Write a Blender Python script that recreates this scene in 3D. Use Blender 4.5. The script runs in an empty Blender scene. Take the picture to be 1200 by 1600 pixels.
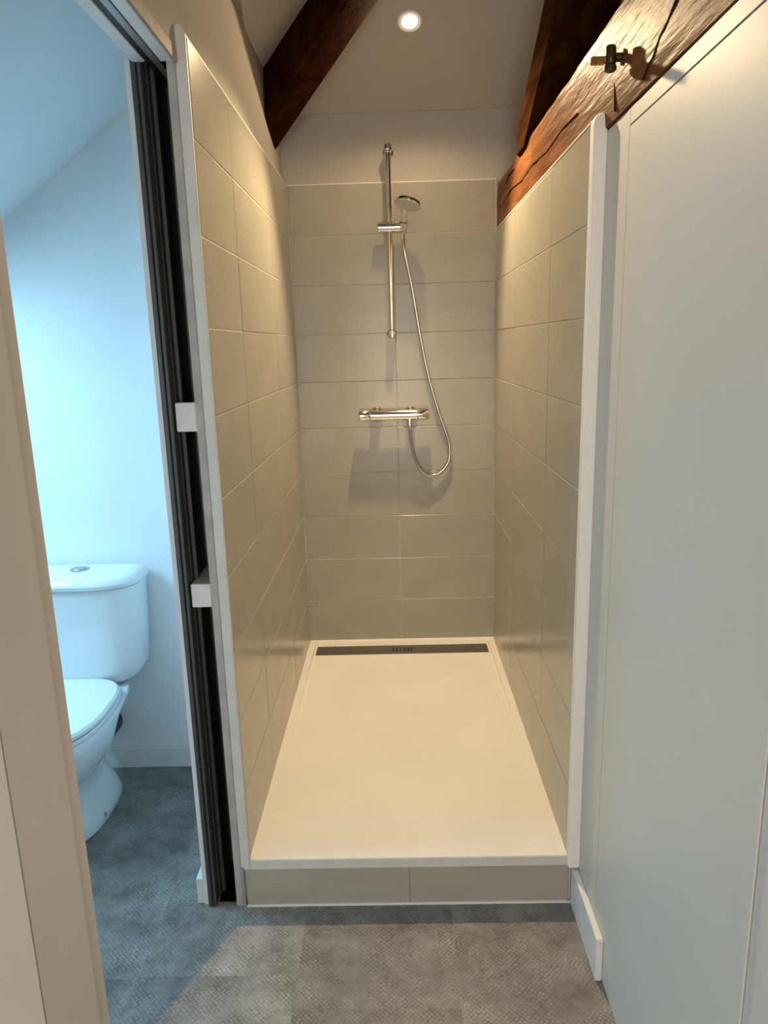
import bpy, bmesh, math, random
from mathutils import Vector, Matrix
random.seed(7)
scene = bpy.context.scene
col = scene.collection

# ------------------------------------------------------------------ camera
cam_d = bpy.data.cameras.new('camera')
cam = bpy.data.objects.new('camera', cam_d); col.objects.link(cam)
cam_d.sensor_fit = 'HORIZONTAL'; cam_d.sensor_width = 36.0
cam_d.lens = 36.0 * 1139.13 / 1200.0
cam_d.clip_start = 0.02
rx = Vector((0.99956342, 0.01255519, -0.02674564))
ux = Vector((0.02325230, 0.22421810, 0.97426155))
fx = Vector((-0.01822890, 0.97445811, -0.22382828))
m = Matrix.Identity(4)
for i in range(3):
    m[i][0] = rx[i]; m[i][1] = ux[i]; m[i][2] = -fx[i]
m[0][3], m[1][3], m[2][3] = -0.006866, -1.719339, 1.501419
cam.matrix_world = m
scene.camera = cam

# ------------------------------------------------------------------ world, light, exposure
world = bpy.data.worlds.new('world'); scene.world = world
world.use_nodes = True
bg = world.node_tree.nodes['Background']
bg.inputs['Color'].default_value = (0.55, 0.75, 1.0, 1); bg.inputs['Strength'].default_value = 1.0
vs = scene.view_settings
vs.view_transform = 'Standard'; vs.look = 'None'; vs.gamma = 1.0; vs.use_curve_mapping = False
vs.exposure = 0.0

WARM = (1.0, 0.74, 0.42)
def aim(o, d):
    o.rotation_euler = Vector(d).to_track_quat('-Z', 'Y').to_euler()
def area(name, loc, d, sx, sy, power, colr):
    l = bpy.data.lights.new(name, 'AREA'); l.shape = 'RECTANGLE'; l.size = sx; l.size_y = sy
    l.energy = power; l.color = colr
    o = bpy.data.objects.new(name, l); col.objects.link(o); o.location = loc; aim(o, d); return o
# daylight entering by the roof window of the toilet and by the window behind the camera
area('daylight_toilet', (-1.72, 0.10, 1.63), (0.59, 0, -0.81), 0.80, 0.58, 31.0, (0.36, 0.74, 1.0))
area('daylight_corridor', (0.02, -3.46, 1.23), (0, 1, 0), 0.70, 2.10, 40.0, (1.0, 0.87, 0.74))

# ------------------------------------------------------------------ materials
def mat(name, color, rough=0.5, metal=0.0, spec=0.5, coat=0.0):
    m = bpy.data.materials.new(name); m.use_nodes = True
    b = m.node_tree.nodes['Principled BSDF']
    b.inputs['Base Color'].default_value = (*color, 1); b.inputs['Roughness'].default_value = rough
    b.inputs['Metallic'].default_value = metal; b.inputs['Specular IOR Level'].default_value = spec
    b.inputs['Coat Weight'].default_value = coat
    return m
def nodes(m):
    return m.node_tree.nodes, m.node_tree.links, m.node_tree.nodes['Principled BSDF']
def mottle(m, c1, c2, scale, bump=0.0, bscale=None, detail=4.0, coord='Object', stretch=(1, 1, 1)):
    n, l, b = nodes(m)
    tc = n.new('ShaderNodeTexCoord'); mp = n.new('ShaderNodeMapping'); mp.inputs['Scale'].default_value = stretch
    l.new(tc.outputs[coord], mp.inputs['Vector'])
    t = n.new('ShaderNodeTexNoise'); t.inputs['Scale'].default_value = scale; t.inputs['Detail'].default_value = detail
    l.new(mp.outputs[0], t.inputs['Vector'])
    r = n.new('ShaderNodeValToRGB'); r.color_ramp.elements[0].position = .35; r.color_ramp.elements[1].position = .65
    r.color_ramp.elements[0].color = (*c1, 1); r.color_ramp.elements[1].color = (*c2, 1)
    l.new(t.outputs['Fac'], r.inputs['Fac']); l.new(r.outputs['Color'], b.inputs['Base Color'])
    if bump:
        t2 = n.new('ShaderNodeTexNoise'); t2.inputs['Scale'].default_value = bscale or scale * 4; t2.inputs['Detail'].default_value = 3
        l.new(mp.outputs[0], t2.inputs['Vector'])
        bp = n.new('ShaderNodeBump'); bp.inputs['Strength'].default_value = bump; bp.inputs['Distance'].default_value = .002
        l.new(t2.outputs['Fac'], bp.inputs['Height']); l.new(bp.outputs[0], b.inputs['Normal'])
    return m
M = {}
M['plaster'] = mottle(mat('plaster', (.6, .58, .55), .75), (.44, .41, .375), (.47, .44, .40), 3, .15, 60)
M['toilet_plaster'] = mottle(mat('toilet_plaster', (.8, .8, .8), .8), (.78, .79, .80), (.82, .82, .82), 3, .12, 70)
M['tile'] = mottle(mat('tile', (.5, .47, .43), .23, 0, .42), (.375, .355, .300), (.405, .383, .325), 6, .06, 25)
M['grout'] = mottle(mat('grout', (.5, .46, .42), .9), (.53, .50, .43), (.60, .565, .49), 40)
M['trim'] = mottle(mat('trim', (.62, .60, .56), .5), (.60, .585, .55), (.65, .63, .59), 20)
M['rimwhite'] = mat('rimwhite', (.85, .83, .79), .45)
M['tray'] = mottle(mat('tray', (.82, .80, .76), .55), (.80, .785, .75), (.84, .825, .79), 5, .05, 300)
M['panel'] = mottle(mat('panel', (.66, .65, .63), .45), (.60, .565, .515), (.63, .595, .545), 2, .08, 35)
M['casing'] = mottle(mat('casing', (.56, .52, .48), .5), (.54, .505, .465), (.58, .54, .50), 3)
M['white_paint'] = mottle(mat('white_paint', (.74, .73, .71), .5), (.72, .71, .69), (.77, .76, .74), 25)
M['near_wall'] = mottle(mat('near_wall', (.70, .70, .66), .7), (.69, .69, .65), (.72, .72, .68), 4)
M['ceramic'] = mat('ceramic', (.83, .84, .85), .12, 0, .5, .3)
M['chrome'] = mat('chrome', (.80, .80, .79), .07, 1)
M['hose'] = mat('hose', (.62, .61, .59), .22, 1)
M['steel'] = mottle(mat('steel', (.30, .28, .25), .28, 1), (.27, .25, .22), (.34, .31, .27), 30, stretch=(1, 12, 1))
M['black'] = mat('black', (.012, .012, .013), .5)
M['dark_alu'] = mat('dark_alu', (.11, .115, .112), .42, .6)
M['alu'] = mat('alu', (.42, .43, .42), .4, .6)
M['bead'] = mottle(mat('bead', (.40, .375, .34), .65), (.36, .34, .31), (.45, .42, .38), 18)
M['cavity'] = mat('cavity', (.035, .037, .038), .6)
M['grey_face'] = mat('grey_face', (.55, .56, .52), .35)
M['rubber'] = mat('rubber', (.03, .035, .04), .5)
M['glass'] = mat('glass', (1, 1, 1), .02)
n, l, b = nodes(M['glass']); tr = n.new('ShaderNodeBsdfTransparent'); mx = n.new('ShaderNodeMixShader'); mx.inputs[0].default_value = .06
l.new(tr.outputs[0], mx.inputs[1]); l.new(b.outputs[0], mx.inputs[2]); l.new(mx.outputs[0], n['Material Output'].inputs['Surface'])
M['brass'] = mottle(mat('brass', (.45, .27, .08), .35, .9), (.30, .17, .05), (.55, .34, .12), 60)
M['iron'] = mottle(mat('iron', (.05, .035, .02), .4, .6), (.03, .02, .012), (.10, .065, .03), 60)
M['bulb'] = mat('bulb', (1, .9, .7), .4)
n, l, b = nodes(M['bulb']); b.inputs['Emission Color'].default_value = (1, .86, .62, 1); b.inputs['Emission Strength'].default_value = 14

def wood(name, c1, c2, stretch, rough=.38, bump=.5, spec=.5):
    m = mat(name, c1, rough, 0, spec)
    n, l, b = nodes(m)
    tc = n.new('ShaderNodeTexCoord'); mp = n.new('ShaderNodeMapping'); mp.inputs['Scale'].default_value = stretch
    l.new(tc.outputs['Object'], mp.inputs['Vector'])
    t = n.new('ShaderNodeTexNoise'); t.inputs['Scale'].default_value = 6; t.inputs['Detail'].default_value = 7; t.inputs['Distortion'].default_value = .6
    l.new(mp.outputs[0], t.inputs['Vector'])
    r = n.new('ShaderNodeValToRGB'); r.color_ramp.elements[0].position = .36; r.color_ramp.elements[1].position = .66
    r.color_ramp.elements[0].color = (*c1, 1); r.color_ramp.elements[1].color = (*c2, 1)
    l.new(t.outputs['Fac'], r.inputs['Fac']); l.new(r.outputs['Color'], b.inputs['Base Color'])
    t2 = n.new('ShaderNodeTexNoise'); t2.inputs['Scale'].default_value = 16; t2.inputs['Detail'].default_value = 5
    l.new(mp.outputs[0], t2.inputs['Vector'])
    bp = n.new('ShaderNodeBump'); bp.inputs['Strength'].default_value = bump; bp.inputs['Distance'].default_value = .004
    l.new(t2.outputs['Fac'], bp.inputs['Height']); l.new(bp.outputs[0], b.inputs['Normal'])
    return m
M['wood_tie'] = wood('wood_tie', (.10, .034, .011), (.22, .092, .036), (4, .5, 4), .42, .8, .04)
M['wood_dark'] = wood('wood_dark', (.015, .004, .0015), (.036, .0095, .003), (4, 4, .6), .8, .3, .03)
M['wood_brace'] = wood('wood_brace', (.018, .007, .003), (.042, .017, .007), (4, .6, 4), .9, .3, .0)

# vinyl floor: mottled grey with a fine raised lozenge grain
vm = mat('vinyl', (.15, .15, .15), .42, 0, .4); M['vinyl'] = vm
n, l, b = nodes(vm)
tc = n.new('ShaderNodeTexCoord'); oi = n.new('ShaderNodeObjectInfo')
t = n.new('ShaderNodeTexNoise'); t.inputs['Scale'].default_value = 10; t.inputs['Detail'].default_value = 9; t.inputs['Roughness'].default_value = .72
addv = n.new('ShaderNodeVectorMath'); addv.operation = 'ADD'; sc = n.new('ShaderNodeVectorMath'); sc.operation = 'SCALE'; sc.inputs['Scale'].default_value = 13
l.new(oi.outputs['Random'], sc.inputs[0]); l.new(tc.outputs['Object'], addv.inputs[0]); l.new(sc.outputs[0], addv.inputs[1])
l.new(addv.outputs[0], t.inputs['Vector'])
mp = n.new('ShaderNodeMapping'); mp.inputs['Rotation'].default_value = (0, 0, math.radians(45)); mp.inputs['Scale'].default_value = (112, 112, 112)
l.new(tc.outputs['Object'], mp.inputs['Vector'])
ck = n.new('ShaderNodeTexVoronoi'); ck.inputs['Scale'].default_value = 1; ck.inputs['Randomness'].default_value = .30
l.new(mp.outputs[0], ck.inputs['Vector'])
r = n.new('ShaderNodeValToRGB'); r.color_ramp.elements[0].position = .30; r.color_ramp.elements[1].position = .72
r.color_ramp.elements[0].color = (.125, .112, .102, 1); r.color_ramp.elements[1].color = (.36, .33, .30, 1)
l.new(t.outputs['Fac'], r.inputs['Fac'])
rr = n.new('ShaderNodeMapRange'); rr.inputs['From Min'].default_value = .15; rr.inputs['From Max'].default_value = .6; rr.inputs['To Min'].default_value = 1.25; rr.inputs['To Max'].default_value = .60
l.new(ck.outputs['Distance'], rr.inputs['Value'])
tf = n.new('ShaderNodeTexNoise'); tf.inputs['Scale'].default_value = 14; tf.inputs['Detail'].default_value = 3
l.new(addv.outputs[0], tf.inputs['Vector'])
fm = n.new('ShaderNodeMapRange'); fm.inputs['From Min'].default_value = .35; fm.inputs['From Max'].default_value = .65; fm.inputs['To Min'].default_value = .15; fm.inputs['To Max'].default_value = 1
l.new(tf.outputs['Fac'], fm.inputs['Value'])
fade = n.new('ShaderNodeMix'); fade.data_type = 'FLOAT'; fade.inputs['A'].default_value = .92
l.new(fm.outputs[0], fade.inputs['Factor']); l.new(rr.outputs[0], fade.inputs['B'])
rn = n.new('ShaderNodeMapRange'); rn.inputs['To Min'].default_value = .82; rn.inputs['To Max'].default_value = 1.15
l.new(oi.outputs['Random'], rn.inputs['Value'])
mu = n.new('ShaderNodeMath'); mu.operation = 'MULTIPLY'; l.new(fade.outputs['Result'], mu.inputs[0]); l.new(rn.outputs[0], mu.inputs[1])
vmul = n.new('ShaderNodeVectorMath'); vmul.operation = 'SCALE'; l.new(r.outputs['Color'], vmul.inputs[0]); l.new(mu.outputs[0], vmul.inputs['Scale'])
l.new(vmul.outputs[0], b.inputs['Base Color'])
bp = n.new('ShaderNodeBump'); bp.inputs['Strength'].default_value = .35; bp.inputs['Distance'].default_value = .001; bp.invert = True
l.new(ck.outputs['Distance'], bp.inputs['Height']); l.new(bp.outputs[0], b.inputs['Normal'])

# ------------------------------------------------------------------ mesh helpers
class MB:
    def __init__(s): s.v = []; s.f = []; s.sm = []
    def add(s, vs, fs, smooth=False):
        o = len(s.v); s.v += [tuple(p) for p in vs]; s.f += [tuple(i + o for i in f) for f in fs]; s.sm += [smooth] * len(fs); return s
    def box(s, x0, x1, y0, y1, z0, z1):
        vs = [(x, y, z) for z in (z0, z1) for y in (y0, y1) for x in (x0, x1)]
        return s.add(vs, [(0, 2, 3, 1), (4, 5, 7, 6), (0, 1, 5, 4), (2, 6, 7, 3), (0, 4, 6, 2), (1, 3, 7, 5)])
    def prism(s, poly, axis, a0, a1):
        """poly: 2D points on the two other axes (in x,y,z order), extruded along axis"""
        def mk(p, a):
            q = list(p); q.insert(axis, a); return tuple(q)
        k = len(poly)
        return s.add([mk(p, a0) for p in poly] + [mk(p, a1) for p in poly],
                     [tuple(range(k))[::-1], tuple(range(k, 2 * k))] + [(i, (i + 1) % k, (i + 1) % k + k, i + k) for i in range(k)])
    def tube(s, pts, r, seg=14, caps=True):
        pts = [Vector(p) for p in pts]; rs = r if isinstance(r, (list, tuple)) else [r] * len(pts)
        vs = []; fs = []; prev = None
        for i, p in enumerate(pts):
            d = (pts[min(i + 1, len(pts) - 1)] - pts[max(i - 1, 0)])
            if d.length < 1e-9: d = pts[-1] - pts[0]
            d.normalize()
            if prev is None:
                u = d.orthogonal().normalized()
            else:
                u = (prev - d * prev.dot(d)).normalized()
            prev = u; w = d.cross(u)
            for k in range(seg):
                a = 2 * math.pi * k / seg
                vs.append(p + (u * math.cos(a) + w * math.sin(a)) * rs[i])
        for i in range(len(pts) - 1):
            for k in range(seg):
                fs.append((i * seg + k, i * seg + (k + 1) % seg, (i + 1) * seg + (k + 1) % seg, (i + 1) * seg + k))
        s.add(vs, fs, True)
        if caps:
            s.add(vs[:seg], [tuple(range(seg))[::-1]]); s.add(vs[-seg:], [tuple(range(seg))])
        return s
    def lathe(s, c, d, prof, seg=28):
        """prof: (distance along d, radius)"""
        c = Vector(c); d = Vector(d).normalized(); u = d.orthogonal().normalized(); w = d.cross(u); vs = []; fs = []
        for (h, r) in prof:
            for k in range(seg):
                a = 2 * math.pi * k / seg; vs.append(c + d * h + (u * math.cos(a) + w * math.sin(a)) * r)
        for i in range(len(prof) - 1):
            for k in range(seg):
                fs.append((i * seg + k, i * seg + (k + 1) % seg, (i + 1) * seg + (k + 1) % seg, (i + 1) * seg + k))
        s.add(vs, fs, True)
        s.add(vs[:seg], [tuple(range(seg))[::-1]]); s.add(vs[-seg:], [tuple(range(seg))])
        return s
    def loft(s, rings):
        k = len(rings[0]); vs = [p for r in rings for p in r]; fs = []
        for i in range(len(rings) - 1):
            for j in range(k): fs.append((i * k + j, i * k + (j + 1) % k, (i + 1) * k + (j + 1) % k, (i + 1) * k + j))
        fs.append(tuple(range(k))[::-1]); fs.append(tuple(range((len(rings) - 1) * k, len(rings) * k)))
        return s.add(vs, fs, True)
    def build(s, name, material, parent=None, bevel=0, loc=None, autosmooth=True):
        me = bpy.data.meshes.new(name); o = Vector(loc) if loc else Vector((0, 0, 0))
        me.from_pydata([tuple(Vector(p) - o) for p in s.v], [], s.f)
        bm = bmesh.new(); bm.from_mesh(me)
        bmesh.ops.remove_doubles(bm, verts=bm.verts, dist=1e-6)
        bmesh.ops.recalc_face_normals(bm, faces=bm.faces)
        if bevel:
            bmesh.ops.bevel(bm, geom=[e for e in bm.edges if len(e.link_faces) == 2 and e.calc_face_angle(0) > .5], offset=bevel, segments=2, affect='EDGES', clamp_overlap=True)
        if any(s.sm):
            for f in bm.faces: f.smooth = True
            for e in bm.edges:
                if len(e.link_faces) == 2 and e.calc_face_angle(0) > .6: e.smooth = False
        bm.to_mesh(me); bm.free()
        me.materials.append(M[material])
        ob = bpy.data.objects.new(name, me); col.objects.link(ob)
        # local origin is absolute; children keep world coordinates through the parent's location
        ob.location = o
        if parent:
            ob.parent = parent
            w = Vector((0, 0, 0)); q = parent
            while q: w += q.location; q = q.parent
            ob.location = o - w
        return ob
def empty(name, loc):
    o = bpy.data.objects.new(name, None); col.objects.link(o); o.location = loc; o.empty_display_size = .05; return o
def struct(o, label=None, cat=None):
    o['kind'] = 'structure'
    if label: o['label'] = label
    if cat: o['category'] = cat
    return o
def tag(o, label, cat, group=None):
    o['label'] = label; o['category'] = cat
    if group: o['group'] = group
    return o

# ------------------------------------------------------------------ dimensions (metres)
XL, XR = -0.429, 0.429          # tile faces of the shower
D = 1.4915                      # tile face of the back wall
H = 0.148                       # top of the shower tray
XP = -0.450                     # plaster face of the left wall
XW = 0.457                      # face of the panelled right wall
ZH = 2.105                      # underside of the pocket door head
YJ = -0.875                     # near jamb of the doorway
YB = -3.42                      # wall behind the camera
TOPR, TOPB = 1.955, 2.14        # top of right tiling, top of tie beam
def zl(x): return 2.24 + .73 * (x + .774)       # left roof slope
def zb(y): return 2.42 + .5 * (D - y)           # back roof slope
ZC = 2.915
XC = (ZC - 2.24) / .73 - .774                   # where the left slope meets the flat ceiling
YC = D - (ZC - 2.42) / .5
XHIP = (zb(1.6) - 2.24) / .73 - .774

# ------------------------------------------------------------------ setting: floor
fl = MB().box(-2.25, .60, YB - .1, 1.60, -.08, -.004).build('floor', 'bead')
struct(fl, 'floor of grey speckled vinyl tiles with a fine lozenge grain', 'floor')
CW = .393
starts = {-5: -.6, -4: -.2, -3: -.93, -2: -.24, -1: -1.02, 0: -.33, 1: -.86}
for c in range(-5, 2):
    x0 = -.278 + c * CW; x1 = x0 + CW
    xa, xb = max(x0, -2.18), min(x1, XW + .01)
    y = starts[c] - 4 * .786
    while y < .70:
        y0, y1 = y, y + .786; y += .786
        ya, yb = max(y0, YB), y1
        lim = .70 if x0 < -.60 else .012
        yb = min(yb, lim)
        if yb - ya < .02 or xb - xa < .02: continue
        xbb = min(xb, -.568) if (ya > 0 and xb > -.568) else xb
        g = .0001
        MB().box(xa + g, xbb - g, ya + g, yb - g, -.004, 0).build('vinyl_tile', 'vinyl', fl, loc=((xa + xbb) / 2, (ya + yb) / 2, 0))
# floor inside the pocket and the dead space under the tray edge
MB().box(-.5275, -.475, .012, .86, -.004, 0).build('pocket_floor', 'bead', fl)

# ------------------------------------------------------------------ ceiling and roof slopes
def thick(o):
    s = o.modifiers.new('thick', 'SOLIDIFY'); s.thickness = .09
    s.offset = 1 if o.data.polygons[0].normal.z > 0 else -1      # grows upward
def ceiling():
    mb = MB()
    xs = [-2.25, -1.98, -1.46]; ys = [YB - .1, -.30, .50, 1.6]
    P = lambda x, y: (x, y, zl(x))
    quad = lambda a, b_, c, d: mb.add([a, b_, c, d], [(0, 1, 2, 3)])
    for i in range(2):
        for j in range(3):
            if i == 1 and j == 1: continue
            quad(P(xs[i], ys[j]), P(xs[i + 1], ys[j]), P(xs[i + 1], ys[j + 1]), P(xs[i], ys[j + 1]))
    xt = -.5545
    mb.add([P(-1.46, ys[0]), P(xt, ys[0]), P(xt, 1.6), P(-1.46, 1.6), P(-1.46, ys[2]), P(-1.46, ys[1])], [(0, 1, 2, 3, 4, 5)])
    ot = mb.build('ceiling_toilet', 'toilet_plaster'); thick(ot); struct(ot, 'white sloping ceiling over the toilet', 'ceiling')
    mb = MB()
    mb.add([P(xt, ys[0]), P(XC, ys[0]), P(XC, YC), P(XHIP, 1.6), P(xt, 1.6)], [(0, 1, 2, 3, 4)])
    mb.add([P(XHIP, 1.6), P(XC, YC), (1.55, YC, ZC), (1.55, 1.6, zb(1.6))], [(0, 1, 2, 3)])
    mb.add([(XC, ys[0], ZC), (1.55, ys[0], ZC), (1.55, YC, ZC), (XC, YC, ZC)], [(0, 1, 2, 3)])
    o = mb.build('ceiling', 'plaster')
    thick(o); return o
struct(ceiling(), 'greige plaster ceiling of attic slopes above shower and toilet', 'ceiling')

# ------------------------------------------------------------------ walls
def tile_mesh_cache():
    cache = {}
    def get(w, h, t, bev):
        k = (round(w, 4), round(h, 4), round(t, 4))
        if k in cache: return cache[k]
        me = bpy.data.meshes.new('tile'); b_ = bev
        a, c = w / 2, h / 2
        vs = [(-a, -c, 0), (a, -c, 0), (a, c, 0), (-a, c, 0), (-a, -c, t - b_), (a, -c, t - b_), (a, c, t - b_), (-a, c, t - b_),
              (-a + b_, -c + b_, t), (a - b_, -c + b_, t), (a - b_, c - b_, t), (-a + b_, c - b_, t)]
        fs = [(3, 2, 1, 0)] + [(i, (i + 1) % 4, (i + 1) % 4 + 4, i + 4) for i in range(4)] + [(i + 4, (i + 1) % 4 + 4, (i + 1) % 4 + 8, i + 8) for i in range(4)] + [(8, 9, 10, 11)]
        me.from_pydata(vs, [], fs); me.materials.append(M['tile']); cache[k] = me
        return me
    return get
get_tile = tile_mesh_cache()
def place_tile(parent, center, w, h, u, v, nrm, t=.008, bev=.0020):
    me = get_tile(w, h, t, bev)
    o = bpy.data.objects.new('tile', me); col.objects.link(o); o.parent = parent
    mt = Matrix.Identity(4)
    wob = random.uniform(-.0006, .0006)
    for i in range(3): mt[i][0] = u[i]; mt[i][1] = v[i]; mt[i][2] = nrm[i]; mt[i][3] = center[i] + nrm[i] * wob
    o.matrix_local = mt
    return o
G = .0016
rows_l = [(H + .2 * k, min(H + .2 * (k + 1), 2.147)) for k in range(10)]
rows_r = [(H + .2 * k, min(H + .2 * (k + 1), TOPR)) for k in range(10) if H + .2 * k < TOPR]
ycuts = [0.002, .39, .99, D]

# left wall: header and near jamb wall joined with the board that carries the tiles
lw = MB()
lw.prism([(-.475, 0), (XP, 0), (XP, zl(XP)), (-.475, zl(-.475))], 1, 0.0, 1.50)
lw.prism([(-.552, ZH), (XP, ZH), (XP, zl(XP)), (-.552, zl(-.552))], 1, YJ, 0.0)
lw.prism([(-.552, 0), (XP + .015, 0), (XP + .015, zl(XP + .015)), (-.552, zl(-.552))], 1, YB, YJ)
lwo = lw.build('wall_left', 'plaster'); struct(lwo, 'left wall with tiled shower side and plaster band above', 'wall')
MB().box(XP, XL - .0015, .001, D + .009, .02, 2.147).build('tile_bed', 'grout', lwo)
for z0, z1 in rows_l:
    for y0, y1 in zip(ycuts[:-1], ycuts[1:]):
        place_tile(lwo, (XL - .008, (y0 + y1) / 2, (z0 + z1) / 2), y1 - y0 - G, z1 - z0 - G, (0, 1, 0), (0, 0, 1), (1, 0, 0))
# toilet side board of the pocket
tb = MB().prism([(-.567, 0), (-.5555, 0), (-.5555, zl(-.5555)), (-.567, zl(-.567))], 1, .004, .70).build('wall_pocket', 'toilet_plaster')
struct(tb, 'thin white board closing the door pocket on the toilet side', 'wall')

# back wall
bw = MB().box(-.60, 1.55, D + .011, 1.60, 0, 2.413).build('wall_back', 'plaster'); struct(bw, 'back wall of the shower, tiled below a plaster band', 'wall')
MB().box(XL - .002, XR + .002, D + .0015, D + .011, .02, 2.147).build('tile_bed', 'grout', bw)
for z0, z1 in rows_l:
    for x0, x1 in ((XL + .001, .003), (.003, XR - .001)):
        place_tile(bw, ((x0 + x1) / 2, D + .008, (z0 + z1) / 2), x1 - x0 - G, z1 - z0 - G, (1, 0, 0), (0, 0, 1), (0, -1, 0))

# right wall: built-in closet mass, tiled end and flush panels
rw = MB().box(.470, 1.55, YB, 1.50, 0, 1.922).build('wall_right', 'panel'); struct(rw, 'right wall with tiled shower side and flush painted panels', 'wall')
MB().box(XR + .0015, .436, .001, D + .005, .02, TOPR).build('tile_bed', 'grout', rw)
MB().box(.436, .470, .0, D + .005, .0, 1.922).build('tile_board', 'grout', rw)
for z0, z1 in rows_r:
    for y0, y1 in zip(ycuts[:-1], ycuts[1:]):
        place_tile(rw, (XR + .008, (y0 + y1) / 2, (z0 + z1) / 2), y1 - y0 - G, z1 - z0 - G, (0, -1, 0), (0, 0, 1), (-1, 0, 0))
YS = -.183
MB().box(XW, .470, YS + .0012, -.0005, 0, 1.929).build('panel', 'panel', rw)
MB().box(XW, .470, -.874, YS - .0012, .003, 1.8965).build('panel', 'panel', rw)
MB().box(XW, .470, -2.2, YS - .0012, 1.9005, 1.929).build('panel_rail', 'panel', rw)
MB().box(XW + .003, .470, -.899, -.8765, .003, 1.8965).build('edge_strip', 'panel', rw)
MB().box(XW, .470, -2.2, -.9015, .003, 1.8965).build('panel', 'panel', rw)
MB().box(XW, .470, YB, -2.2, .003, 1.929).build('panel', 'panel', rw)

# walls beyond: far right above the closet, behind the camera, around the toilet
struct(MB().box(1.45, 1.55, YB, 1.50, 1.905, ZC).build('wall_far_right', 'plaster'), 'plaster wall beyond the tie beam', 'wall')
bk = MB()
bk.prism([(-.552, 0), (-.33, 0), (-.33, zl(-.33)), (-.552, zl(-.552))], 1, YB - .1, YB)
bk.box(.37, 1.55, YB - .1, YB, 0, ZC); bk.box(-.33, .37, YB - .1, YB, 0, .15)
bk.prism([(-.33, 2.32), (.37, 2.32), (.37, ZC), (XC, ZC), (-.33, zl(-.33))], 1, YB - .1, YB)
struct(bk.build('wall_behind', 'plaster'), 'wall behind the camera with a window', 'wall')
t_top = lambda x0, x1: [(x0, 0), (x1, 0), (x1, zl(x1)), (x0, zl(x0))]
struct(MB().prism(t_top(-2.25, -.5555), 1, .70, .80).build('wall_toilet_back', 'toilet_plaster'), 'white wall behind the toilet', 'wall')
struct(MB().prism(t_top(-2.25, -2.15), 1, -1.0, .70).build('wall_toilet_left', 'toilet_plaster'), 'white low side wall of the toilet', 'wall')
struct(MB().prism(t_top(-2.25, -.552), 1, -1.1, -1.0).build('wall_toilet_front', 'toilet_plaster'), 'white wall of the toilet beside the doorway', 'wall')

# windows (both outside the frame: the daylight of the place)
w1 = empty('window_1', (0, YB - .05, .15)); struct(w1, 'window behind the camera', 'window')
fr = MB(); fr.box(-.33, .37, YB - .08, YB - .03, .15, .20).box(-.33, .37, YB - .08, YB - .03, 2.27, 2.32).box(-.33, -.28, YB - .08, YB - .03, .20, 2.27).box(.32, .37, YB - .08, YB - .03, .20, 2.27)
fr.build('window_frame', 'white_paint', w1); MB().box(-.28, .32, YB - .058, YB - .052, .20, 2.27).build('pane', 'glass', w1)
w2 = empty('window_2', (-1.72, .10, zl(-1.72))); struct(w2, 'roof window in the toilet slope', 'window')
def slab(x0, x1, y0, y1, d0, d1):
    nx, nz = -.73 / 1.238, 1 / 1.238
    vs = []
    for d_ in (d0, d1):
        for y_ in (y0, y1):
            for x_ in (x0, x1): vs.append((x_ + nx * d_, y_, zl(x_) + nz * d_))
    return vs, [(0, 2, 3, 1), (4, 5, 7, 6), (0, 1, 5, 4), (2, 6, 7, 3), (0, 4, 6, 2), (1, 3, 7, 5)]
fr = MB()
for a in ((-1.98, -1.94, -.30, .50), (-1.50, -1.46, -.30, .50), (-1.94, -1.50, -.30, -.26), (-1.94, -1.50, .46, .50)): fr.add(*slab(*a, .0, .07))
fr.build('window_frame', 'white_paint', w2); MB().add(*slab(-1.94, -1.50, -.26, .46, .06, .066)).build('pane', 'glass', w2)

# ------------------------------------------------------------------ trims, door frame, baseboards
def arc(cx, cz, r, a0, a1, k=6):
    return [(cx + r * math.cos(math.radians(a0 + (a1 - a0) * i / k)), cz + r * math.sin(math.radians(a0 + (a1 - a0) * i / k))) for i in range(k + 1)]
t1 = MB().prism([(-.4535, .125), (XL - .0005, .125), (XL - .0005, 2.150)] + arc(-.4440, 2.1580, .0095, 20, 180), 1, -.010, .0).build('trim_1', 'trim', bevel=.0015)
struct(t1, 'grey rounded edge trim at the front of the left tiling', 'trim')
MB().box(-.4545, -.4475, -.012, .0, 0, .125).build('trim_foot', 'alu', t1)
t2 = MB().prism([(XR - .0015, .125), (XW, .125), (XW, TOPR + .012), (XR + .008, TOPR + .010), (XR - .0015, TOPR - .004)], 1, -.030, .0008).build('trim_2', 'rimwhite', bevel=.003)
struct(t2, 'white vertical edge trim at the front of the right tiling', 'trim')

d1 = empty('door_1', (-.50, 0, 0)); struct(d1, 'pocket door frame with open dark slot and overhead track, door removed', 'door frame')
MB().box(-.475, -.4545, -.006, .0, 0, ZH + .02).build('edge_bead', 'bead', d1, bevel=.002)
MB().box(-.5500, -.5415, -.008, .03, 0, ZH).build('jamb_profile', 'dark_alu', d1, bevel=.0015)
MB().box(-.5415, -.5375, .004, .03, 0, ZH).build('jamb_groove', 'cavity', d1)
MB().box(-.5375, -.5305, -.006, .03, 0, ZH).build('jamb_profile', 'dark_alu', d1, bevel=.0015)
MB().box(-.5555, -.5275, .03, .86, 0, ZH + .1).build('pocket_side', 'cavity', d1)
MB().box(-.5275, -.475, .82, .86, 0, ZH + .1).build('pocket_end', 'cavity', d1)
MB().box(-.4765, -.4752, .012, .82, 0, ZH + .1).build('pocket_side', 'cavity', d1)
for y in (.05, .17, .36, .60):
    MB().box(-.5275, -.5195, y, y + .022, 0, ZH + .02).build('pocket_rib', 'dark_alu', d1, bevel=.002)
    MB().box(-.4830, -.4765, y + .03, y + .05, 0, ZH + .02).build('pocket_rib', 'dark_alu', d1, bevel=.002)
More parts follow.
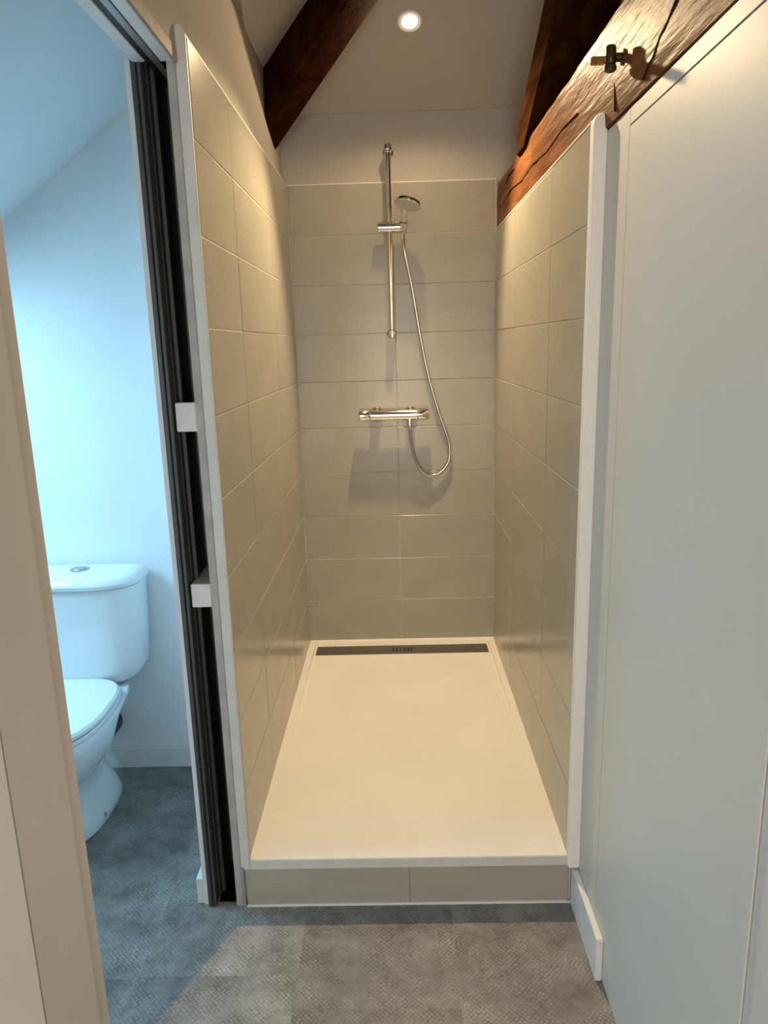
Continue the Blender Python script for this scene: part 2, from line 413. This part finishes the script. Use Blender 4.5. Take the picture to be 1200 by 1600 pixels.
MB().box(-.5255, -.4765, .006, .028, 1.312, 1.380).build('spacer_block', 'white_paint', d1, bevel=.0015)
MB().box(-.5255, -.4765, .002, .160, .872, .932).build('spacer_block', 'white_paint', d1, bevel=.0015)
# head: two boards and an aluminium track; black strips paint in the slots' shade
MB().box(-.5475, -.5200, YJ, -.004, ZH - .006, ZH).build('head_board', 'white_paint', d1, bevel=.001)
MB().box(-.5195, -.5065, YJ, .80, ZH - .003, ZH - .0005).build('slot_shade', 'black', d1)
MB().box(-.5060, -.4905, YJ, .80, ZH - .005, ZH - .0005).build('track', 'alu', d1, bevel=.001)
MB().box(-.4900, -.4865, YJ, .80, ZH - .003, ZH - .0005).build('slot_shade', 'black', d1)
MB().box(-.4860, -.4560, YJ, -.0065, ZH - .007, ZH).build('head_board', 'white_paint', d1, bevel=.001)
MB().box(-.4560, -.4480, YJ, -.0135, ZH - .016, ZH + .016).build('plaster_edge', 'bead', d1, bevel=.003)
# near jamb
t3 = MB().box(XP + .015, XL + .002, -1.036, -.909, 0, 2.42).build('trim_3', 'casing', bevel=.004)
struct(t3, 'broad beige casing board on the near side of the doorway', 'trim')
MB().box(-.545, XL - .003, -.9085, YJ, 0, 2.10).build('jamb_lining', 'casing', t3, bevel=.002)
MB().box(XP + .015, XL + .003, YB, -1.037, 0, 2.42).build('wall_board', 'near_wall', t3)

def base(name, x0, x1, y0, y1, h, label):
    o = MB().box(x0, x1, y0, y1, 0, h).build(name, 'white_paint', bevel=.002); struct(o, label, 'baseboard'); return o
base('baseboard_right', .4405, XW - .0005, -.262, -.0095, .118, 'short white baseboard at the foot of the right panels')
base('baseboard_toilet', -2.14, -.5675, .687, .6995, .079, 'white baseboard along the wall behind the toilet')
base('baseboard_pocket', -.586, -.5675, .006, .686, .079, 'white baseboard end beside the pocket door slot')

# ------------------------------------------------------------------ timbers
def timber(name, section, d, t0, t1, material, n=40, jit=.003, seed=1, per=5):
    """section: 3D points of one cross-section loop, swept from t0 to t1 along d, edges slightly hewn"""
    rnd = random.Random(seed); d = Vector(d); S = [Vector(p) for p in section]
    loop = []
    for i in range(len(S)):
        a, b_ = S[i], S[(i + 1) % len(S)]
        for q in range(per): loop.append(a.lerp(b_, q / per))
    c = sum(loop, Vector()) / len(loop)
    rings = []; off = [0] * len(loop)
    for k in range(n + 1):
        t = t0 + (t1 - t0) * k / n; ring = []
        for i, p in enumerate(loop):
            off[i] = off[i] * .8 + rnd.uniform(-jit, jit) * .6
            e = (p - c); corner = (i % per == 0)
            ring.append(p + d * t + e.normalized() * (off[i] - (.006 if corner else 0)))
        rings.append(ring)
    return MB().loft(rings).build(name, material, loc=c)
hb = timber('hip_rafter', [(-.45, 1.145, 2.305), (-.45, 1.365, 2.245), (-.45, 1.42, 2.62), (-.45, 1.20, 2.64)], (1, -.95, .82), -.02, 1.0, 'wood_dark', n=22, jit=.0012, seed=3)
tag(hb, 'dark brown sloping timber coming out of the left wall above the tiles', 'beam')
tie = timber('tie_beam', [(.4482, 0, 1.930), (.4482, 0, TOPB), (.62, 0, TOPB), (.62, 0, 1.930)], (-.0072, 1, 0), -3.40, 1.498, 'wood_tie', n=150, jit=.0022, seed=5, per=6)
tag(tie, 'long orange-brown varnished beam above the right tiles and panels', 'beam')
br = MB().prism([(1.01, 2.118), (1.01, 2.205), (.95, 2.235), (-.20, 2.81), (-.20, 2.63), (.88, 2.118)], 0, .434, .60).build('roof_brace', 'wood_brace', bevel=.004)
tag(br, 'dark slanting roof timber rising from the right beam toward the ceiling', 'beam')

# ------------------------------------------------------------------ shower tray and plinth
tr_ = empty('shower_tray', (0, .75, .12)); tag(tr_, 'low white shower tray between the tiled walls', 'shower tray')
ox, oy0, oy1 = XR - .0015, -.006, D - .001
ix, iy0, iy1 = .404, .28, 1.462
jx, jy1 = .400, 1.458
zz = lambda y: H - .0005 - .011 * max(0, (y - iy0)) / (iy1 - iy0)
v = [(-ox, oy0, H), (ox, oy0, H), (ox, oy1, H), (-ox, oy1, H),
     (-ix, iy0, H), (ix, iy0, H), (ix, iy1, H), (-ix, iy1, H),
     (-jx, iy0 + .004, zz(iy0)), (jx, iy0 + .004, zz(iy0)), (jx, jy1, zz(jy1)), (-jx, jy1, zz(jy1)),
     (-ox, oy0, .119), (ox, oy0, .119), (ox, oy1, .119), (-ox, oy1, .119)]
f = [(0, 1, 5, 4), (1, 2, 6, 5), (2, 3, 7, 6), (3, 0, 4, 7), (4, 5, 9, 8), (5, 6, 10, 9), (6, 7, 11, 10), (7, 4, 8, 11), (8, 9, 10, 11),
     (0, 12, 13, 1), (1, 13, 14, 2), (2, 14, 15, 3), (3, 15, 12, 0), (12, 15, 14, 13)]
MB().add(v, f).build('basin', 'tray', tr_)
sl = -.011 / (iy1 - iy0)
def on_tray(x, y, dz): return (x, y, zz(y) + dz)
def plate(x0, x1, y0, y1, d0, d1):
    return MB().add([on_tray(x, y, dz) for dz in (d0, d1) for y in (y0, y1) for x in (x0, x1)], [(0, 2, 3, 1), (4, 5, 7, 6), (0, 1, 5, 4), (2, 6, 7, 3), (0, 4, 6, 2), (1, 3, 7, 5)])
gfr = plate(-.399, .399, 1.333, 1.339, 0, .004)
for a in ((-.399, .399, 1.440, 1.446), (-.399, -.393, 1.339, 1.440), (.393, .399, 1.339, 1.440)):
    q = plate(*a, 0, .004); gfr.add(q.v, q.f)
gfr.build('drain_frame', 'rimwhite', tr_)
dc = plate(-.391, .391, 1.341, 1.438, .0002, .0036).build('drain_cover', 'steel', tr_, bevel=.0008); dc['label'] = 'long brushed steel drain cover'
# perforated motif in the middle of the cover: bar, ring, lozenge, ring, bar
pf = MB()
def cut(poly): pf.add([on_tray(x, y, .0040) for x, y in poly] + [on_tray(x, y, .0034) for x, y in poly], [tuple(range(len(poly)))] + [(i, (i + 1) % len(poly), (i + 1) % len(poly) + len(poly), i + len(poly)) for i in range(len(poly))])
yc = 1.389
for sx in (-1, 1):
    x = .002 + sx * .042; cut([(x - .003, yc - .022), (x + .003, yc - .022), (x + .003, yc + .022), (x - .003, yc + .022)])
    for k in range(2):
        cx_, cy_ = .002 + sx * .027, yc + (k - .5) * .024
        cut([(cx_ + .007 * math.cos(a * math.pi / 4), cy_ + .008 * math.sin(a * math.pi / 4)) for a in range(8)])
    x = .002 + sx * .011
    cut([(x + sx * .004, yc), (x - sx * .004, yc + .014), (x - sx * .008, yc + .014), (x - sx * .002, yc), (x - sx * .008, yc - .014), (x - sx * .004, yc - .014)])
pf.build('drain_holes', 'black', dc)

pl = empty('shower_plinth', (0, 0, 0)); tag(pl, 'tiled step under the front edge of the shower tray', 'step')
MB().box(-.447, .4355, .003, .05, 0, .1185).build('core', 'grout', pl)
for x0, x1 in ((-.4465, .003), (.003, .4365)):
    place_tile(pl, ((x0 + x1) / 2, .003, .060), x1 - x0 - G, .1165, (1, 0, 0), (0, 0, 1), (0, -1, 0))
MB().box(-.4465, .4385, -.0085, -.0065, .1192, .146).build('edge_profile', 'trim', tr_)
MB().box(-.4465, .4570, -.009, -.0035, .0, .004).build('sealant', 'rimwhite', pl)
# sealant beads of the shower
sb = MB()
MB().tube([(XL + .0005, .0, H), (XL + .0005, D - .003, H)], .003, 8).build('sealant', 'rimwhite', lwo)
MB().tube([(XR - .0005, .0, H), (XR - .0005, D - .003, H)], .003, 8).build('sealant', 'rimwhite', rw)
MB().tube([(XL, D - .0005, H), (XR, D - .0005, H)], .003, 8).build('sealant', 'rimwhite', bw)
MB().box(XP, XL - .001, .0, D, 2.147, 2.150).build('sealant', 'rimwhite', lwo)
MB().box(XL, XR, D + .002, D + .011, 2.147, 2.150).build('sealant', 'rimwhite', bw)
MB().box(XR + .001, .436, .001, D, TOPR, TOPR + .003).build('sealant', 'rimwhite', rw)

# ------------------------------------------------------------------ shower fittings
BX, BY = -.011, D - .052
sr = empty('shower_rail', (BX, D, 1.53)); tag(sr, 'vertical chrome shower rail on the back wall', 'shower rail')
MB().tube([(BX, BY, 1.545), (BX, BY, 2.262)], .0105, 20).build('rail', 'chrome', sr)
for z, wy in ((1.545, D + .001), (2.262, D + .011)):
    mnt = MB().lathe((BX, wy, z), (0, -1, 0), [(0, .021), (.006, .021), (.010, .016), (.030, .0155), (wy - BY + .004, .0170), (wy - BY + .010, .0150), (wy - BY + .014, .0105), (wy - BY + .0155, .005)])
    mnt.lathe((BX, BY, z - .016 if z < 2 else z - .014), (0, 0, 1), [(0, .012), (.003, .0155), (.028, .0155), (.033, .011)])
    mnt.build('wall_mount', 'chrome', sr)
SZ = 1.966
sd = MB().tube([(-.060, BY - .004, SZ), (-.057, BY - .004, SZ), (.050, BY - .004, SZ), (.054, BY - .004, SZ)], [.017, .0205, .0205, .017], 24).build('slider', 'chrome', sr)
MB().tube([(-.0595, BY - .0252, SZ + .001), (.052, BY - .0252, SZ + .001)], .0016, 6).build('slider_seam', 'black', sd)
hdir = Vector((.10, -.36, .93)).normalized()
hc = Vector((.044, BY - .012, SZ))
MB().lathe(hc - hdir * .020, hdir, [(0, .0125), (.004, .0165), (.036, .0185), (.040, .016)]).build('handset_holder', 'chrome', sr)

hs = empty('hand_shower', tuple(hc)); tag(hs, 'chrome hand shower with round grey spray plate on the rail', 'hand shower')
htop = hc + hdir * .072
MB().tube([hc - hdir * .030, hc - hdir * .010, hc + hdir * .03, hc + hdir * .055, htop], [.0095, .011, .0118, .0130, .0125], 18).build('handle', 'grey_face', hs)
nrm = Vector((-.25, -.24, -.93)).normalized()
hcen = htop + Vector((.012, -.044, .006))
hd = MB().lathe(hcen - nrm * .016, nrm, [(0, .030), (.003, .042), (.008, .0515), (.018, .0530), (.0205, .0520)], 40).build('head', 'chrome', hs)
sp = MB().lathe(hcen + nrm * .0040, nrm, [(0, .0500), (.0028, .0485)], 40).build('spray_plate', 'grey_face', hs)
nz = MB(); u_ = nrm.orthogonal().normalized(); w_ = nrm.cross(u_)
for rr_, kk in ((.012, 6), (.024, 12), (.036, 18)):
    for k in range(kk):
        a = 2 * math.pi * k / kk; nz.lathe(hcen + nrm * .0067 + (u_ * math.cos(a) + w_ * math.sin(a)) * rr_, nrm, [(0, .0018), (.0018, .0012)], 6)
nzo = nz.build('nozzles', 'alu', sp); nzo['kind'] = 'stuff'

MZ, MY = 1.205, D - .060
mx_ = empty('shower_mixer', (-.012, D, MZ)); tag(mx_, 'horizontal chrome thermostatic shower mixer bar', 'shower mixer')
MB().tube([(-.112, MY, MZ), (.088, MY, MZ)], .0225, 28).build('body', 'chrome', mx_)
for a, b_ in ((-.162, -.1135), (.0895, .138)):
    e = .004
    MB().tube([(a, MY, MZ), (a + e, MY, MZ), (b_ - e, MY, MZ), (b_, MY, MZ)], [.0195, .0235, .0235, .0215], 28).build('knob', 'chrome', mx_)
for x in (-.087, .060):
    MB().lathe((x, D + .001, MZ), (0, -1, 0), [(0, .034), (.004, .034), (.012, .029), (.020, .020), (.042, .0175)]).build('rosette', 'chrome', mx_)
MB().lathe((.056, MY, MZ - .020), (0, 0, -1), [(0, .013), (.012, .013), (.014, .0115), (.026, .0115)]).build('outlet', 'chrome', mx_)

def spline(pts, k=10):
    out = []; P = [Vector(p) for p in pts]; P = [P[0] * 2 - P[1]] + P + [P[-1] * 2 - P[-2]]
    for i in range(1, len(P) - 2):
        for j in range(k):
            t = j / k; a, b_, c, d = P[i - 1], P[i], P[i + 1], P[i + 2]
            out.append(.5 * ((2 * b_) + (c - a) * t + (2 * a - 5 * b_ + 4 * c - d) * t * t + (3 * b_ - a - 3 * c + d) * t ** 3))
    out.append(P[-2]); return out
h0 = hc - hdir * .028
hp = spline([h0, (.050, BY - .006, 1.86), (.078, D - .035, 1.72), (.110, D - .024, 1.52), (.142, D - .020, 1.36), (.180, D - .018, 1.22), (.214, D - .016, 1.12), (.230, D - .015, 1.055),
             (.224, D - .016, .99), (.190, D - .018, .945), (.148, D - .022, .930), (.104, D - .030, .955), (.074, D - .042, 1.02), (.060, D - .054, 1.10), (.056, MY, 1.150)])
ho = empty('shower_hose', tuple(h0)); tag(ho, 'looping chrome shower hose hanging from hand shower to mixer', 'shower hose')
MB().tube(hp, .0068, 12).build('hose', 'hose', ho)
MB().tube([h0, h0 + (hp[3] - h0) * 1.0], [.0095, .0080], 14).build('hose_nut', 'chrome', ho)
MB().tube([(.056, MY, 1.1585), (.056, MY, 1.138)], [.0105, .0090], 14).build('hose_nut', 'chrome', ho)

# ------------------------------------------------------------------ downlights
nb = Vector((0, -.4472, -.8944))
def downlight(c, nd, label, beams, rad=.022):
    c = Vector(c); nd = Vector(nd).normalized()
    e = empty('downlight', tuple(c)); tag(e, label, 'downlight')
    MB().lathe(c - nd * .0005, nd, [(0, .034), (0, .043), (.003, .043), (.005, .038), (.003, .034)]).build('bezel', 'rimwhite', e)
    MB().lathe(c + nd * .0005, nd, [(0, .033), (.0010, .027), (.0030, .026), (.0040, .018)]).build('lamp', 'bulb', e)
    for pw, an, bl in beams:        # reflector beam and its wide spill
        L = bpy.data.lights.new('downlight_beam', 'SPOT'); L.energy = pw; L.color = WARM; L.spot_size = math.radians(an); L.spot_blend = bl; L.shadow_soft_size = rad
        o = bpy.data.objects.new('downlight_beam', L); col.objects.link(o); o.location = c + nd * .030; aim(o, nd)
    return e
yl = 1.139
downlight((.076, yl, zb(yl)), nb, 'small lit round downlight in the sloping ceiling above the shower', ((130, 100, .5), (12, 170, .4)))
downlight((.185, -.25, ZC), (0, 0, -1), 'unseen added downlight in the flat ceiling above the corridor outside the shower', ((8, 78, .7), (1.5, 160, .6)))  # unseen lamp, added for light on the tie beam and panels

# ------------------------------------------------------------------ old tap on the tie beam
TY, TZ = -.150, 2.028
tp = empty('old_tap', (.449, TY, TZ)); tag(tp, 'small old brass and black tap on the right beam', 'tap')
MB().lathe((.4515, TY, TZ), (-1, 0, 0), [(0, .014), (.006, .014), (.008, .008), (.026, .008)]).build('stem', 'iron', tp)
MB().lathe((.424, TY, TZ - .012), (0, 0, 1), [(0, .009), (.004, .0115), (.014, .0115), (.017, .0100), (.030, .0100), (.033, .007)]).build('body', 'iron', tp)
MB().box(.384, .4145, TY - .008, TY + .006, TZ - .012, TZ + .001).build('handle', 'brass', tp, bevel=.002)
MB().lathe((.424, TY, TZ - .0125), (0, 0, -1), [(0, .009), (.003, .0120), (.010, .0120), (.013, .007)]).build('nut', 'iron', tp)
def crack(pts, w):
    mb = MB(); n = len(pts)
    for i, ((y0, z0), (y1, z1)) in enumerate(zip(pts[:-1], pts[1:])):
        w0 = w * math.sin(math.pi * (i + .05) / n); w1 = w * math.sin(math.pi * (i + 1.05) / n)
        d_ = Vector((y1 - y0, z1 - z0)).normalized(); a, b_ = -d_.y, d_.x
        q = lambda y, z, e: (.4482 - .0072 * y + e, y, z)
        P = [(y0 - a * w0, z0 - b_ * w0), (y1 - a * w1, z1 - b_ * w1), (y1 + a * w1, z1 + b_ * w1), (y0 + a * w0, z0 + b_ * w0)]
        mb.add([q(*t, -.0022) for t in P] + [q(*t, .006) for t in P], [(0, 1, 2, 3), (0, 4, 5, 1), (1, 5, 6, 2), (2, 6, 7, 3), (3, 7, 4, 0)])
    return mb.build('crack', 'wood_dark', tie)
crack([(1.36, 2.03), (1.15, 2.045), (.95, 2.03), (.75, 2.038), (.55, 2.026), (.35, 2.035), (.2, 2.028)], .0007)
crack([(-.27, 1.95), (-.325, 1.972), (-.35, 1.99), (-.385, 2.0), (-.43, 2.025), (-.47, 2.06), (-.52, 2.10)], .0022)
crack([(-.098, 2.0), (-.101, 1.985), (-.104, 1.965), (-.107, 1.945)], .0022)
crack([(1.30, 2.09), (1.22, 2.105), (1.10, 2.10)], .0009)

# ------------------------------------------------------------------ toilet
TX = -1.085
def ring(z, hw, yf, yb, nf=2.2, nb_=2.6, ymid=None, k=44, dz=0):
    ym = ymid if ymid is not None else (yf + yb) / 2
    out = []
    for i in range(k):
        a = 2 * math.pi * i / k; c, s = math.cos(a), math.sin(a)
        e = nf if s < 0 else nb_
        x = hw * math.copysign(abs(c) ** (2 / e), c)
        y = ym + (yb - ym if s > 0 else ym - yf) * math.copysign(abs(s) ** (2 / e), s)
        out.append((TX + x, y, z))
    return out
to = empty('toilet', (TX, .40, 0)); tag(to, 'white close-coupled ceramic toilet with closed lid behind the doorway', 'toilet')
MB().loft([ring(0, .100, .235, .60, 2.4, 3, .42), ring(.006, .104, .228, .605, 2.4, 3, .42), ring(.03, .104, .228, .600, 2.4, 3, .42), ring(.06, .094, .24, .585, 2.4, 3, .42), ring(.12, .076, .25, .560, 2.4, 2.6, .42),
           ring(.17, .072, .24, .545, 2.4, 2.6, .40), ring(.205, .085, .215, .540, 2.3, 2.4, .38), ring(.235, .120, .17, .540, 2.2, 2.2, .36), ring(.28, .150, .115, .540, 2.1, 2.1, .34), ring(.33, .166, .085, .545, 2.1, 2.2, .33),
           ring(.365, .172, .074, .575, 2.1, 2.6, .32), ring(.388, .175, .070, .66, 2.1, 3.0, .32), ring(.398, .172, .073, .66, 2.1, 3.0, .32)]).build('bowl', 'ceramic', to)
MB().loft([ring(.3990, .164, .080, .520, 2.1, 3.4, .30), ring(.4025, .164, .080, .520, 2.1, 3.4, .30), ring(.4030, .174, .070, .527, 2.1, 3.4, .30), ring(.406, .177, .067, .529, 2.1, 3.4, .30), ring(.414, .177, .067, .529, 2.1, 3.4, .30), ring(.417, .173, .071, .525, 2.1, 3.4, .30)]).build('seat', 'ceramic', to)
MB().loft([ring(.4175, .164, .080, .515, 2.1, 3.4, .30), ring(.4205, .164, .080, .515, 2.1, 3.4, .30), ring(.4212, .174, .070, .524, 2.1, 3.4, .30), ring(.424, .177, .067, .526, 2.1, 3.4, .30), ring(.433, .177, .067, .526, 2.1, 3.4, .30), ring(.440, .170, .073, .520, 2.1, 3.4, .30), ring(.443, .15, .09, .505, 2.1, 3.4, .30)]).build('lid', 'ceramic', to)
for sx in (-1, 1):
    MB().tube([(TX + sx * .075 - .02, .535, .424), (TX + sx * .075 + .02, .535, .424)], .009, 12).build('hinge', 'ceramic', to)
cs = MB().loft([ring(.402, .120, .56, .66, 3, 6, .62), ring(.408, .155, .535, .672, 3, 7, .62), ring(.425, .180, .520, .678, 3, 8, .62), ring(.46, .196, .510, .682, 3, 8, .62), ring(.60, .204, .503, .684, 3, 8, .62), ring(.750, .210, .498, .685, 3, 8, .62), ring(.7505, .200, .510, .685, 3, 8, .62), ring(.753, .200, .510, .685, 3, 8, .62)]).build('cistern', 'ceramic', to)
MB().loft([ring(.7532, .208, .499, .685, 3, 8, .62), ring(.755, .216, .488, .686, 3, 8, .62), ring(.768, .2185, .485, .686, 3, 8, .62), ring(.780, .214, .490, .684, 3, 8, .62), ring(.789, .202, .502, .678, 3, 8, .62), ring(.794, .182, .522, .668, 3, 7, .62), ring(.796, .15, .55, .65, 3, 6, .62)]).build('cistern_lid', 'ceramic', cs)
MB().lathe((TX + .012, .60, .7945), (0, 0, 1), [(0, .030), (.004, .030), (.0055, .026), (.0035, .023), (.0030, .021), (.0065, .018)]).build('flush_button', 'alu', cs)
wp = MB().tube([(TX, .530, .190), (TX, .6985, .190)], .056, 24); wp.build('waste_pipe', 'rubber', to)
MB().lathe((TX + .0990, .37, .030), (1, 0, .25), [(0, .008), (.004, .008), (.006, .005)], 14).build('fixing_bolt', 'alu', to)
